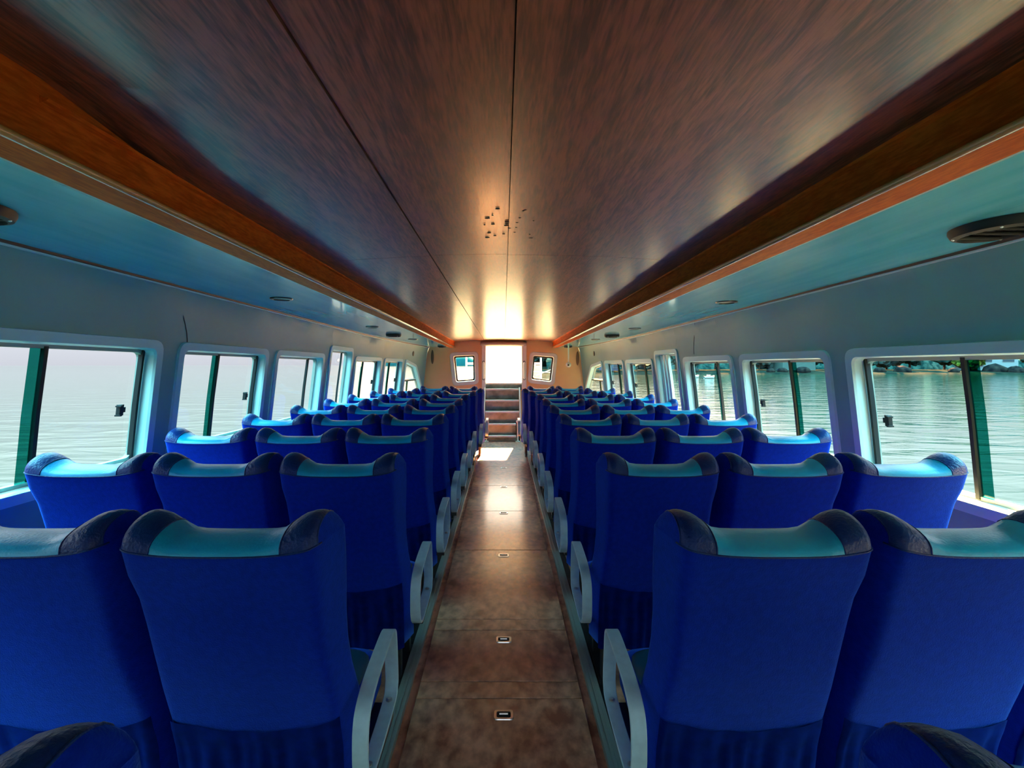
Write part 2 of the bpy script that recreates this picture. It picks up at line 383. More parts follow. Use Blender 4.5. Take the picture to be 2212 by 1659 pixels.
wn = 1
for side, sname in ((-1, 'left'), (1, 'right')):
    polys = win_polys(side)
    holes = [rounded(inset(p, 0.03), 0.055) for p, _ in polys]
    ol = [(AFT, 0)] + [(FORE + 0.08, 0)]
    ys = [FORE + 0.08 - i * (FORE + 0.08 - AFT) / 24 for i in range(25)]
    ol += [(y, ztop(y)) for y in ys]
    gy = [AFT + 0.05 + i * 0.35 for i in range(36)]
    gz = [0.3, 0.6, 0.8, 1.0, 1.2, 1.4, 1.5, 1.58, 1.64, 1.70, 1.76, 1.80, 1.84, 1.87, 1.90, 1.93]
    v2, f2 = holed_sheet(ol, holes, gy, gz)
    wall = MB().add([side_pt(side, y, z) for y, z in v2], f2).build('wall_' + sname, M['wall'], smooth=True, kind='structure', fixn=False)
    # thin joints between the lining panels above the windows
    for yj in (1.45, 4.9) if side > 0 else (2.95,):
        pts = [side_pt(side, yj - 0.25 * (k / 8) ** 2, EYE + (0.11 + 0.36 * k / 8), -0.001) for k in range(9)]
        MB().tube(pts, 0.003, 5).build('panel_joint', M['darkmetal'], wall)
    for pi, (p, ty) in enumerate(polys):
        w = empty('window_%d' % wn, side_pt(side, p[0][0], p[0][1]), kind='structure'); wn += 1
        off = w.location
        def T(y, z, d=0.0): return tuple(Vector(side_pt(side, y, z, d)) - off)
        oc = rounded(p, 0.075); ic = rounded(inset(p, 0.055), 0.05)
        fr = MB()
        quad_strip(fr, [T(y, z, 0.0) for y, z in oc], [T(y, z, -0.014) for y, z in rounded(inset(p, 0.003), 0.075)])
        quad_strip(fr, [T(y, z, -0.014) for y, z in rounded(inset(p, 0.003), 0.075)], [T(y, z, -0.014) for y, z in rounded(inset(p, 0.05), 0.05)])
        quad_strip(fr, [T(y, z, -0.014) for y, z in rounded(inset(p, 0.05), 0.05)], [T(y, z, 0.0) for y, z in ic])
        quad_strip(fr, [T(y, z, 0.0) for y, z in ic], [T(y, z, 0.085) for y, z in ic])
        fr.build('window_frame', M['white'], w)
        ga = MB(); g1 = rounded(inset(p, 0.056), 0.05); g2 = rounded(inset(p, 0.074), 0.04)
        quad_strip(ga, [T(y, z, 0.055) for y, z in g1], [T(y, z, 0.055) for y, z in g2])
        quad_strip(ga, [T(y, z, 0.055) for y, z in g2], [T(y, z, 0.085) for y, z in g2])
        ga.build('gasket', M['rail'], w)
        y0, y1 = p[0][0] + 0.06, p[1][0] - 0.06; zb = p[0][1] + 0.06
        zt = min(p[-1][1], p[-2][1]) - 0.06
        ym = (y0 + y1) / 2 - (0.05 if ty == 's' else 0)
        def pane(ya, yb, d, m, nm, th=0.0):
            a = MB(); rows = []
            for k in range(9):
                z = zb + (zt - zb) * k / 8; rows.append([T(ya, z, d), T(yb, z, d)])
            a.grid(rows); return a.build(nm, m, w, fixn=False)
        def bar(ya, yb, za, zc, d0, d1, m, nm):
            a = MB()
            for (sa, sb) in [(za, zc)]:
                n = 6
                for k in range(n):
                    z0 = sa + (sb - sa) * k / n; z1 = sa + (sb - sa) * (k + 1) / n
                    a.add([T(ya, z0, d0), T(yb, z0, d0), T(yb, z0, d1), T(ya, z0, d1), T(ya, z1, d0), T(yb, z1, d0), T(yb, z1, d1), T(ya, z1, d1)],
                          [(0, 1, 5, 4), (1, 2, 6, 5), (2, 3, 7, 6), (3, 0, 4, 7)] + ([(0, 1, 2, 3)] if k == 0 else []) + ([(4, 5, 6, 7)] if k == n - 1 else []))
            return a.build(nm, m, w)
        if ty == 's':
            pane(y0, ym + 0.0, 0.066, M['glass'], 'fixed_pane'); pane(ym + 0.0, y1, 0.058, M['glass'], 'sliding_pane')
            pane(ym - 0.055, ym + 0.0, 0.062, M['greenglass'], 'pane_overlap')
            bar(ym, ym + 0.018, zb, zt, 0.05, 0.07, M['black'], 'mullion')
            zl = zb + (zt - zb) * 0.47; yl = y1 - 0.145
            la = MB()
            def lb(a0, a1, b0, b1, d0, d1):
                la.add([T(a0, b0, d0), T(a1, b0, d0), T(a1, b0, d1), T(a0, b0, d1), T(a0, b1, d0), T(a1, b1, d0), T(a1, b1, d1), T(a0, b1, d1)],
                       [(0, 1, 2, 3), (4, 5, 6, 7), (0, 1, 5, 4), (1, 2, 6, 5), (2, 3, 7, 6), (3, 0, 4, 7)])
            lb(yl, yl + 0.026, zl - 0.03, zl + 0.03, 0.035, 0.056); lb(yl + 0.02, yl + 0.045, zl - 0.014, zl + 0.014, 0.04, 0.056)
            lb(yl - 0.014, yl, zl - 0.032, zl - 0.024, 0.02, 0.05); lb(yl - 0.014, yl, zl + 0.018, zl + 0.026, 0.02, 0.05)
            la.build('latch', M['black'], w)
            bar(y1 - 0.022, y1 - 0.006, zb, zt, 0.045, 0.07, M['black'], 'sash_stile')
        elif ty == 'p':
            pane(y0, y1, 0.062, M['glass'], 'pane')
            if side < 0: bar(y1 - 0.24, y1 - 0.215, zb, zt, 0.05, 0.07, M['black'], 'mullion')
            else:
                bar(ym - 0.14, ym - 0.12, zb, zt, 0.05, 0.07, M['black'], 'mullion'); bar(y1 - 0.03, y1 - 0.006, zb, zt, 0.045, 0.07, M['black'], 'sash_stile')
                pane(ym - 0.12, ym - 0.075, 0.06, M['greenglass'], 'pane_overlap')
        elif ty == 'o':
            pane(y0, y1, 0.062, M['glass'], 'pane')
            if side < 0: bar(y1 - 0.20, y1 - 0.185, zb, zt, 0.05, 0.07, M['black'], 'mullion')
            else:
                for q in range(3):
                    bar(ym + 0.02 + q * 0.105, ym + 0.095 + q * 0.105, zb, zt, 0.03, 0.06, M['white'], 'sash_stile')
                    bar(ym + 0.095 + q * 0.105, ym + 0.105 + q * 0.105, zb, zt, 0.035, 0.06, M['black'], 'sash_seal')
        else:
            pv, pf = [], []
            ip = rounded(inset(p, 0.06), 0.04)
            pv = [T(y, z, 0.06) for y, z in ip]
            MB().add(pv, [tuple(range(len(pv)))]).build('pane', M['glass'], w)
            bar(8.66, 9.47, EYE - 0.315, EYE - 0.295, 0.05, 0.07, M['black'], 'transom')
            bar(8.66, 9.47, EYE - 0.293, EYE - 0.275, 0.05, 0.065, M['white'], 'transom')
            bar(8.95, 9.02, zb, EYE - 0.315, 0.05, 0.06, M['greenglass'], 'mullion')

# ------------------------------------------------------------------ forward wall with the companionway and its two windows
K = FORE / FPX
def fp(px, py): return ((px - 1088) * K, EYE - (py - 788) * K)
DOOR = [fp(1049.4, 826.6), fp(1127, 826.6), fp(1127, 748), fp(1049.4, 748)]
FW = [([fp(978, 834), fp(1034.5, 830), fp(1033.5, 758.5), fp(970.5, 761.5)]), ([fp(1139, 827), fp(1197.5, 833.5), fp(1205.5, 763.5), fp(1144.5, 759)])]
n_ = 14
ol = [(-half_w(FORE, 0) - 0.0, 0), (half_w(FORE, 0), 0)]
ol += [(half_w(FORE, 1.853 * k / n_), 1.853 * k / n_) for k in range(1, n_ + 1)] + [(1.58, 2.30), (-1.58, 2.30)]
ol += [(-half_w(FORE, 1.853 * k / n_), 1.853 * k / n_) for k in range(n_, 0, -1)]
holes = [rounded(DOOR, 0.02)] + [rounded(inset(p, 0.03), 0.05) for p in FW]
v2, f2 = holed_sheet(ol, holes, [-1.5 + 0.3 * i for i in range(11)], [0.3 * i for i in range(1, 8)])
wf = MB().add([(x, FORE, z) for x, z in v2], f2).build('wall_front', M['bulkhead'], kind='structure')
for wi, p in enumerate(FW):
    w = empty('window_%d' % wn, (p[0][0], FORE, p[0][1]), kind='structure'); wn += 1
    off = w.location
    def T(x, z, d=0.0): return (x - off.x, d, z - off.z)
    fr = MB(); a = rounded(p, 0.10); b = rounded(inset(p, 0.085), 0.04)
    a2 = rounded(inset(p, 0.012), 0.10); b2 = rounded(inset(p, 0.075), 0.05)
    quad_strip(fr, [T(x, z, 0) for x, z in a], [T(x, z, -0.02) for x, z in a2]); quad_strip(fr, [T(x, z, -0.02) for x, z in a2], [T(x, z, -0.02) for x, z in b2])
    quad_strip(fr, [T(x, z, -0.02) for x, z in b2], [T(x, z, 0) for x, z in b]); quad_strip(fr, [T(x, z, 0) for x, z in b], [T(x, z, 0.07) for x, z in b])
    fr.build('window_frame', M['cream'], w)
    g = MB(); g1 = rounded(inset(p, 0.0855), 0.04); g2 = rounded(inset(p, 0.115), 0.03)
    quad_strip(g, [T(x, z, 0.02) for x, z in g1], [T(x, z, 0.02) for x, z in g2]); quad_strip(g, [T(x, z, 0.02) for x, z in g2], [T(x, z, 0.05) for x, z in g2])
    g.build('gasket', M['black'], w)
    gp = rounded(inset(p, 0.10), 0.03)
    MB().add([T(x, z, 0.035) for x, z in gp], [tuple(range(len(gp)))]).build('pane', M['glass'], w)
    sx = p[1][0] - 0.16 if wi == 0 else p[0][0] + 0.16
    MB().lathe([(0.010, 0.0), (0.010, 0.02)], T(sx, p[0][1] + 0.15, 0.012), 12, 'y').build('latch', M['black'], w)

# door frame
d = empty('door_1', (0, FORE, DOOR[0][1]), kind='structure'); o_ = d.location
x0, x1 = DOOR[0][0], DOOR[1][0]; z0, z1 = DOOR[0][1], DOOR[2][1]
for xa, xb in ((x0 - 0.082, x0), (x1, x1 + 0.10)):
    MB().box(xa, xb, -0.05, 0.10, 0.95 - o_.z, z1 + 0.02 - o_.z).build('door_jamb', M['cream'], d, bevel=0.008)
MB().box(x0, x1, -0.02, 0.10, -0.035, 0.0).build('sill', M['cream'], d, bevel=0.006)
MB().box(x0, x1, -0.005, 0.02, 0.95 - o_.z, -0.035).build('sill_riser', M['riser'], d)
MB().box(x0 + 0.001, x1 - 0.001, 0.0, 0.10, z1 - o_.z, z1 + 0.03 - o_.z).build('door_head', M['cream'], d, bevel=0.006)
# sliding hatch rim that narrows the light falling through
# hood above the door
hood = MB()
prof = []
for k in range(13):
    t = math.pi * k / 12
    prof.append((-0.075 * math.sin(t) - 0.02, 0.055 * math.cos(t)))
rows = []
for xx in (x0 - 0.11, x0 - 0.06, x1 + 0.06, x1 + 0.10):
    sc_ = 0.75 if xx in (x0 - 0.11, x1 + 0.10) else 1
    rows.append([(xx, FORE - 0.005 + a * sc_, EYE + 0.445 + b * sc_) for a, b in prof] + [(xx, FORE - 0.005, EYE + 0.445 - 0.055 * sc_), (xx, FORE - 0.005, EYE + 0.445 + 0.055 * sc_)])
hood.grid(rows, closed_v=True); k_ = len(rows[0]); hood.f.append(tuple(range(k_))); hood.f.append(tuple(3 * k_ + j for j in range(k_)))
hood.build('roller_hood', mat('grey_brown_cover', (0.22, 0.19, 0.17), 0.5), smooth=True, autosmooth=50,
           label='grey rounded hood fixed across the top of the forward doorway', cat='hood')

# grab handles beside the door
for sx, wd in ((-1, 'left'), (1, 'right')):
    xx = (x0 - 0.045) if sx < 0 else (x1 + 0.05)
    g = empty('grab_handle', (xx, FORE - 0.05, EYE - 0.30), 'cream curved grab handle on the %s jamb of the forward doorway' % wd, 'handle', 'grab handles of the forward doorway')
    MB().tube([(0, 0, 0), (0, -0.045, 0.02), (0, -0.06, 0.08), (0, -0.062, 0.18), (0, -0.06, 0.28), (0, -0.045, 0.34), (0, 0, 0.36)], 0.014, 10).build('bar', M['cream'], g, smooth=True)
    for zz in (0, 0.36): MB().lathe([(0.024, -0.008), (0.022, -0.001)], (0, 0, zz), 12, 'y').build('mount', M['black'], g, label='dark mount')

# ------------------------------------------------------------------ aft wall behind the viewer; unseen open doorway sized to light the seat backs
ol = [(-half_w(AFT, 0), 0), (-0.6, 0), (-0.6, 1.95), (0.6, 1.95), (0.6, 0), (half_w(AFT, 0), 0)]
ol += [(half_w(AFT, 1.99 * k / n_), 1.99 * k / n_) for k in range(1, n_ + 1)] + [(1.9, 2.30), (-1.9, 2.30)]
ol += [(-half_w(AFT, 1.99 * k / n_), 1.99 * k / n_) for k in range(n_, 0, -1)]
v2, f2 = holed_sheet(ol, [], [], [])
MB().add([(x, AFT, z) for x, z in v2], f2).build('wall_back', M['wall'], kind='structure')

# ------------------------------------------------------------------ floor
fl = MB()
ysf = [AFT, 6.4, 7.0, 7.5, 8.0, 8.5, 9.0, 9.6, FORE]
fl.grid([[(-half_w(y, 0), y, 0), (half_w(y, 0), y, 0)] for y in ysf]); fl.grid([[(-half_w(y, 0), y, -0.12), (half_w(y, 0), y, -0.12)] for y in ysf])
fl.build('floor', M['floor'], kind='structure', fixn=False)

AX0, AX1 = -0.385, 0.345
cuts = [0.55, 1.05, 2.06, 2.17, 2.59, 2.70, 3.71, 4.70, 5.69, 6.75, 7.8, 8.85]
pulls = {1: 1.96, 3: 2.497, 5: 3.60, 6: 4.63, 7: 5.62, 8: 6.66}
desc = {0: 'nearest worn brown floor board in the aisle, without a pull', 1: 'worn brown floor hatch in the aisle, with the nearest silver pull',
        2: 'narrow worn brown floor strip just beyond the nearest hatch', 3: 'short brown floor hatch in the aisle, with the second silver pull',
        4: 'narrow brown floor strip across the aisle just beyond the short hatch', 5: 'long brown floor hatch in the aisle, with the third pull at its far end',
        6: 'glossy brown floor hatch reflecting the doorway, fourth pull from viewer', 7: 'glossy brown floor hatch with the fifth pull, bright reflection on its near part',
        8: 'orange brown floor hatch short of the sunlit patch in the aisle', 9: 'brown floor board in the aisle crossed by the bright sunlit patch',
        10: 'orange brown floor board at the foot of the steps'}
for i in range(len(cuts) - 1):
    a, b = cuts[i] + 0.003, cuts[i + 1] - 0.003
    h = empty('floor_hatch', (0, a, 0.0), desc[i], 'floor hatch', 'boards and hatches of the aisle floor')
    MB().box(AX0, AX1, 0, b - a, 0.0005, 0.007).build('panel', M['floor'], h, bevel=0.002)
    if i in pulls:
        py = pulls[i] - a
        pl = MB(); outer = rounded([(-0.042, -0.028), (0.042, -0.028), (0.042, 0.028), (-0.042, 0.028)], 0.014, 4)
        inner = rounded([(-0.030, -0.017), (0.030, -0.017), (0.030, 0.017), (-0.030, 0.017)], 0.008, 4)
        quad_strip(pl, [(x, y + py, 0.007) for x, y in outer], [(x * 0.96, y * 0.94 + py, 0.011) for x, y in outer])
        quad_strip(pl, [(x * 0.96, y * 0.94 + py, 0.011) for x, y in outer], [(x, y + py, 0.011) for x, y in inner])
        quad_strip(pl, [(x, y + py, 0.011) for x, y in inner], [(x, y + py, 0.0072) for x, y in inner])
        po = pl.build('pull', M['steel'], h, label='silver recessed pull')
        MB().add([(x, y + py, 0.0075) for x, y in inner], [tuple(range(len(inner)))]).build('recess', M['black'], po)
        MB().tube([(-0.018, py + 0.006, 0.009), (0.018, py + 0.006, 0.009)], 0.0035, 8).build('ring', M['steel'], po)

# rails along the aisle
for sx, wd in ((-1, 'left'), (1, 'right')):
    xa = AX0 - 0.085 if sx < 0 else AX1 + 0.035
    r = MB(); r.box(xa, xa + 0.05, 0.4, 8.4, 0.0, 0.028); r.box(xa + 0.018, xa + 0.032, 0.4, 8.4, 0.028, 0.031)
    r.build('seat_rail', M['rail'], bevel=0.003, label='long grey green metal rail on the floor along the %s side of the aisle' % wd, cat='rail', group='seat rails')
    xb = xa - 0.045 if sx < 0 else xa + 0.05
    MB().box(xb, xb + 0.045, 0.4, 8.4, 0.0, 0.004).build('trim_%d' % (5 if sx < 0 else 6), M['black'], kind='structure')  # black strip stands in for the dark, shaded gap beside the rail

# ------------------------------------------------------------------ ceilings
YS = [AFT, -1.0, 0.0, 1.04, 2.6, 4.25, 6.07, 7.9, FORE]
XC = 0.022
def zc(x, y):
    a = min(1, abs(x - XC) / 1.02)
    return zmain(y) + 0.040 * (1 - a ** 2)
ceil = empty('ceiling', (0, 0, 0), kind='structure')
xs_in = [[-1.03, -0.9, -0.75, -0.6, -0.408], [-0.404, -0.3, -0.15, XC - 0.0015], [XC + 0.0015, 0.15, 0.3, 0.45, 0.6, 0.75, 0.9, 1.03]]
for ci, xs in enumerate(xs_in):
    for k in range(len(YS) - 1):
        ya, yb = YS[k], YS[k + 1]
        if k >= 4: ya += 0.0018
        if k >= 3: yb -= 0.0018
        if k == len(YS) - 2: yb = FORE
        lift = 0.0
        rows = []
        dz = 0.004 if ci in (1,) else 0.0
        for y in [ya + (yb - ya) * q / 4 for q in range(5)]:
            rr = []
            for x in xs:
                z = zc(x, y) + dz
                if ci == 0 and y <= 1.04: z += 0.046 * max(0.0, (-x - 0.75) / 0.28)
                rr.append((x, y, z))
            rows.append(rr)
        top = [[(x, y, z + 0.012) for x, y, z in r] for r in rows]
        mb = MB().grid(rows); mb.grid(top)
        ring = lambda R: R[0] + [r[-1] for r in R[1:]] + R[-1][-2::-1] + [r[0] for r in R[-2:0:-1]]
        quad_strip(mb, ring(rows), ring(top))
        mb.build('ceiling_board', M['ceiling'], ceil, smooth=True, autosmooth=30)
sm = MB(); r_ = random.Random(11)
for q in range(22):
    x = XC + r_.uniform(-0.11, 0.11); y = 2.05 + r_.uniform(-0.22, 0.22); a = r_.uniform(0.002, 0.006)
    sm.lathe([(0.001, -0.0025), (a, -0.001), (a, 0.002)], (x, y, zc(x, y)), 8, sx=1.8)
sm.build('scuff_marks', M['black'], ceil, label='small dark scuffs')
for side in (-1, 1):
    for xa, xb in ((1.10, 1.553), (1.557, None)):
        mb = MB(); rows = []
        for q in range(45):
            y = AFT + (FORE - AFT) * q / 44
            xo = xb if xb else half_w(y, ztop(y)) + 0.02
            xo = min(xo, half_w(y, ztop(y)) + 0.02)
            rows.append([(side * min(xa, xo - 0.001), y, ztop(y)), (side * xo, y, ztop(y))])
        mb.grid(rows); mb.grid([[(x, y, z + 0.015) for x, y, z in r] for r in rows])
        mb.build('side_panel', M['side'], ceil, fixn=False)
    mb = MB(); mb.grid([[(side * 1.05, y, ztop(y) + 0.02), (side * 1.95, y, ztop(y) + 0.02)] for y in (AFT, FORE)])
    mb.build('backing', M['black'], ceil, fixn=False)
mb = MB(); mb.grid([[(-1.05, y, zmain(y) + 0.075), (1.05, y, zmain(y) + 0.075)] for y in (AFT, FORE)]); mb.build('backing', M['black'], ceil, fixn=False)
MB().box(-2.25, 2.25, AFT - 0.1, FORE + 0.06, 2.29, 2.33).build('roof', M['roof'], ceil)

for ti, side in enumerate((-1, 1)):
    prof = [(1.160, 0.502), (1.150, 0.488), (1.045, 0.483), (1.028, 0.484), (1.021, 0.489), (1.019, 0.497), (1.024, 0.506), (1.030, 0.52), (1.033, 0.60), (1.033, 0.655), (1.16, 0.655)]
    rows = [[(side * x, y, EYE + z - DROP * y) for x, z in prof] for y in (AFT, 1.04, 4, 7, FORE - 0.02)]
    mb = MB().grid(rows, closed_v=True); n0 = len(prof); mb.f.append(tuple(range(n0))); mb.f.append(tuple(4 * n0 + j for j in range(n0)))
    tr = mb.build('trim_%d' % (ti + 1), M['trim'], kind='structure', smooth=True, autosmooth=25)
    y_s = 1.04 if side < 0 else AFT
    rows = [[(side * x, y, EYE + z - DROP * y) for x, z in [(1.034, 0.596), (1.018, 0.600), (1.012, 0.606), (1.034, 0.612)]] for y in (y_s, FORE - 0.02)]
    mb = MB().grid(rows, closed_v=True); mb.f += [(0, 1, 2, 3), (4, 5, 6, 7)]
    mb.build('bead', M['trim'], tr)
    MB().tube([(side * 1.022, y, EYE + 0.489 - DROP * y) for y in (AFT, 1, 4, 7, FORE - 0.02)], 0.011, 12).build('rounded_edge', M['bead'], tr, smooth=True, label='polished edge')
    # pale cove strip where the timber meets the side ceiling, and dark line at the wall head
    rows = [[(side * x, y, EYE + z - DROP * y) for x, z in [(1.150, 0.492), (1.185, 0.4985), (1.185, 0.503), (1.150, 0.503)]] for y in (AFT, FORE - 0.02)]
    mb = MB().grid(rows, closed_v=True); mb.f += [(0, 1, 2, 3), (4, 5, 6, 7)]
    mb.build('cove_strip', M['white'], tr, label='pale strip')
    rows = []
    rows2 = []
    for q in range(45):
        y = AFT + 0.01 + (FORE - AFT - 0.02) * q / 44; hw = half_w(y, ztop(y))
        rows.append([(side * (hw + a), y, ztop(y) + b) for a, b in [(0.004, -0.012), (-0.010, -0.010), (-0.012, 0.001), (0.004, 0.001)]])
        rows2.append([(side * (hw + a), y, ztop(y) + b) for a, b in [(0.012, -0.018), (-0.002, -0.017), (-0.004, -0.0115), (0.008, -0.0115)]])
    tt = MB().grid(rows, closed_v=True).build('trim_%d' % (ti + 3), mat('dark_brown_edge', (0.05, 0.015, 0.008), 0.4), kind='structure')
    MB().grid(rows2, closed_v=True).build('pale_edge', M['white'], tt)

# ------------------------------------------------------------------ fittings on the side ceilings
def speaker(x, y, r, label, el=1.0):
    s = empty('ceiling_speaker', (x, y, ztop(y)), label, 'speaker', 'black speakers in the side ceilings')
    MB().lathe([(r, 0.0), (r * 1.0, -0.012), (r * 0.93, -0.030), (r * 0.80, -0.036), (r * 0.74, -0.030), (r * 0.70, -0.016)], n=32, sx=1, sy=el).build('housing', M['black'], s, smooth=True, autosmooth=40)
    mb = MB().lathe([(r * 0.72, -0.016), (r * 0.45, -0.010), (r * 0.2, -0.018), (0.002, -0.024)], n=28, sy=el); mb.build('cone', M['black'], s, smooth=True, autosmooth=50)
    for q in range(3):
        MB().tube([(-r * 0.70, (q - 1) * r * 0.42 * el, -0.030), (r * 0.70, (q - 1) * r * 0.42 * el, -0.030)], 0.006, 6).build('bar', M['black'], s)
    for t in (0.6, 2.4, 3.9, 5.5):
        MB().lathe([(0.006, -0.026), (0.005, -0.034), (0.001, -0.036)], (r * 0.87 * math.cos(t), r * 0.87 * el * math.sin(t), 0), 8).build('screw', M['steel'], s, label='silver screw')
    return s
speaker(1.69, 1.60, 0.115, 'largest black oval speaker in the side ceiling, nearest on the right', 1.2)
speaker(-1.62, 1.40, 0.105, 'nearest black speaker in the left side ceiling, cut by the picture edge', 1.2)
speaker(-1.51, 6.42, 0.105, 'black oval speaker halfway along the left side ceiling')
speaker(1.515, 6.55, 0.105, 'black oval speaker halfway along the right side ceiling')
speaker(-1.25, 9.45, 0.085, 'farthest black speaker on the left, above the front window')
speaker(1.30, 9.45, 0.085, 'farthest black speaker on the right, beside the white camera')
for x, y, lb in ((-1.54, 3.24, 'nearest thin round ceiling light on the left side ceiling'), (1.62, 3.40, 'nearest thin round ceiling light on the right side ceiling'),
                 (-1.50, 5.34, 'small round ceiling light just before the middle speaker, left side'), (1.56, 5.57, 'small round ceiling light just before the middle speaker, right side'),
                 (-1.45, 7.46, 'small round ceiling light beyond the middle speaker, left side'), (1.47, 7.5, 'small round ceiling light beyond the middle speaker, right side')):
    l = empty('ceiling_light', (x, y, ztop(y)), lb, 'ceiling light', 'unlit round lights in the side ceilings')
    MB().lathe([(0.075, 0), (0.072, -0.008), (0.055, -0.011), (0.052, -0.004)], n=28).build('ring', M['darkmetal'], l, smooth=True, autosmooth=40)
    MB().lathe([(0.052, -0.004), (0.02, -0.007), (0.001, -0.0075)], n=24).build('diffuser', M['black'], l, smooth=True)

# white camera hanging in the far right corner
cx, cy = 1.29, 9.3
sc = empty('security_camera', (cx, cy, EYE), 'small white round camera on a pipe hanging at the far right', 'camera')
MB().tube([(0, 0, 0.03), (0, 0, ztop(cy) - EYE)], 0.014, 10).build('pipe', M['cream'], sc, smooth=True)
MB().sellip((0, 0, 0), (0.055, 0.055, 0.055), 2, 16, 10).build('housing', M['cream'], sc, smooth=True)
MB().lathe([(0.018, -0.057), (0.016, -0.050)], (-0.01, 0, -0.005), 12, 'y').build('lens', M['black'], sc)

for x, z, h_, lb in ((-1.50, EYE + 0.165, 0.15, 'tall narrow dark oval fitting at the left end of the forward wall'), (1.555, EYE + 0.135, 0.15, 'tall narrow dark oval fitting at the right end of the forward wall')):
    MB().sellip((0, 0, 0), (0.032, 0.02, h_), 2, 16, 12).build('wall_fitting', mat('dark_bronze', (0.10, 0.05, 0.02), 0.5), smooth=True, label=lb, cat='wall fitting', group='dark oval wall fittings').location = (x, FORE - 0.01, z)
for side, lb in ((-1, 'small dark oval fitting on the left wall above the slanted window'), (1, 'small dark oval fitting on the right wall above the slanted window')):
    p_ = side_pt(side, 9.0, EYE + 0.22)
    o = MB().sellip((0, 0, 0), (0.015, 0.05, 0.055), 2, 14, 10).build('wall_fitting', M['darkmetal'], smooth=True, label=lb, cat='wall fitting', group='dark oval wall fittings'); o.location = p_

# ------------------------------------------------------------------ steps up to the doorway
st = empty('staircase', (-0.03, 9.0, 0), 'short steep metal staircase with pale nosings leading up to the forward doorway', 'stairs')
steps = [(9.0, 0.115, 0.27), (9.19, 0.322, 0.27), (9.39, 0.545, 0.345), (9.58, 0.757, 0.345), (9.76, 0.980, 0.345)]
for i, (y, z, hw) in enumerate(steps):
    yn = steps[i + 1][0] if i < 4 else FORE - 0.006
    t = MB().box(-hw, hw, y - 9.0, yn - 9.0 + 0.02 * (i < 4), z - 0.03, z - 0.002).build('tread', M['riser'], st)
    MB().box(-hw, hw, y - 9.0 - 0.018, y - 9.0 + 0.03, z - 0.034, z + 0.002).build('nosing', M['cream'], t, bevel=0.006, label='pale nosing')
    zl = 0.0 if i == 0 else steps[i - 1][1]
    MB().box(-hw, hw, y - 9.0 + 0.012, y - 9.0 + 0.024, zl, z - 0.03).build('riser', M['riser'], st)
for sx in (-1, 1):
    mb = MB(); xs_ = sx * 0.36
    mb.add([(xs_ - 0.012, 0.0, 0), (xs_ + 0.012, 0.0, 0), (xs_ + 0.012, 0.84, 0), (xs_ - 0.012, 0.84, 0), (xs_ - 0.012, 0.0, 0.12), (xs_ + 0.012, 0.0, 0.12), (xs_ + 0.012, 0.84, 1.0), (xs_ - 0.012, 0.84, 1.0), (xs_ - 0.012, 0.74, 1.0), (xs_ + 0.012, 0.74, 1.0)],
           [(0, 1, 2, 3), (0, 1, 5, 4), (4, 5, 9, 8), (8, 9, 6, 7), (2, 3, 7, 6), (1, 2, 6, 9, 5), (0, 3, 7, 8, 4)])
    mb.build('stringer', M['cream'], st)
    MB().lathe([(0.016, 0), (0.016, 0.36), (0.028, 0.365), (0.034, 0.385), (0.028, 0.405), (0.004, 0.415)], (sx * 0.30, -0.03, 0), 14).build('post', M['cream'], st, smooth=True, autosmooth=50)
    MB().box(sx * 0.30 - 0.04, sx * 0.30 + 0.04, -0.08, 0.01, 0, 0.012).build('foot_plate', M['cream'], st)

# ================================================================== seats
SN = [0, .12, .24, .36, .48, .60, .66, .72, .78, .82, .86, .885, .905, .92, .95, .975, .992, 1.0]
SS = [-s for s in SN[:0:-1]] + SN
HW = [(0.25, 0.247), (0.45, 0.2495), (0.57, 0.248), (0.67, 0.241), (0.75, 0.238), (0.83, 0.238), (0.92, 0.243), (0.98, 0.248), (1.03, 0.2497), (1.3, 0.2497)]
RO = [(0.25, 0.228), (0.45, 0.200), (0.56, 0.165), (0.67, 0.122), (0.80, 0.080), (0.92, 0.048), (1.03, 0.0), (1.3, 0.0)]
TR = [(0, 1), (0.80, 1.0), (0.86, 0.97), (0.885, 0.90), (0.905, 0.78), (0.92, 0.62), (0.95, 0.22), (0.975, -0.12), (0.992, -0.36), (1.0, -0.5)]
TH = [(0.25, 0.12), (0.5, 0.135), (0.7, 0.115), (0.9, 0.125), (1.03, 0.14)]
def tt_(s): return (max(0.0, 1 - abs(s) ** 3.6)) ** (1 / 3.6)
def zseam(s): return 1.038 + 0.026 * abs(s) ** 3
def Hs(s):
    a = abs(s)
    h = 0.030 + 0.036 * smooth01(0.42, 0.76, a)
    if a > 0.74: h *= max(0.0, 1 - ((a - 0.74) / 0.26) ** 3.6)
    return h
def back_pt(s, z, front, off=0.0):
    x = s * lerp_tab(HW, z); d = lerp_tab(TH, z); r = lerp_tab(RO, z)
    wing = 0.03 * abs(s) ** 4 * smooth01(0.55, 1.0, z)
    if front: y = r + d / 2 + wing + d / 2 * (0.5 + 0.5 * tt_(s))
    else: y = r + d / 2 + wing * smooth01(0.8, 1, abs(s)) - d / 2 * lerp_tab(TR, abs(s))
    return (x, y - off if not front else y + off, z)
def cap_pt(s, ph):
    zs = zseam(s); x, ya, _ = back_pt(s, zs, False); _, yb, _ = back_pt(s, zs, True)
    c = (1 - math.cos(ph)) / 2
    sn = math.sin(ph) ** 0.75 if math.sin(ph) > 0 else 0
    skew = 0.75 + 0.25 * c
    return (x * (1 - 0.02 * sn), ya + (yb - ya) * c, zs + Hs(s) * sn * (0.86 + 0.28 * c))
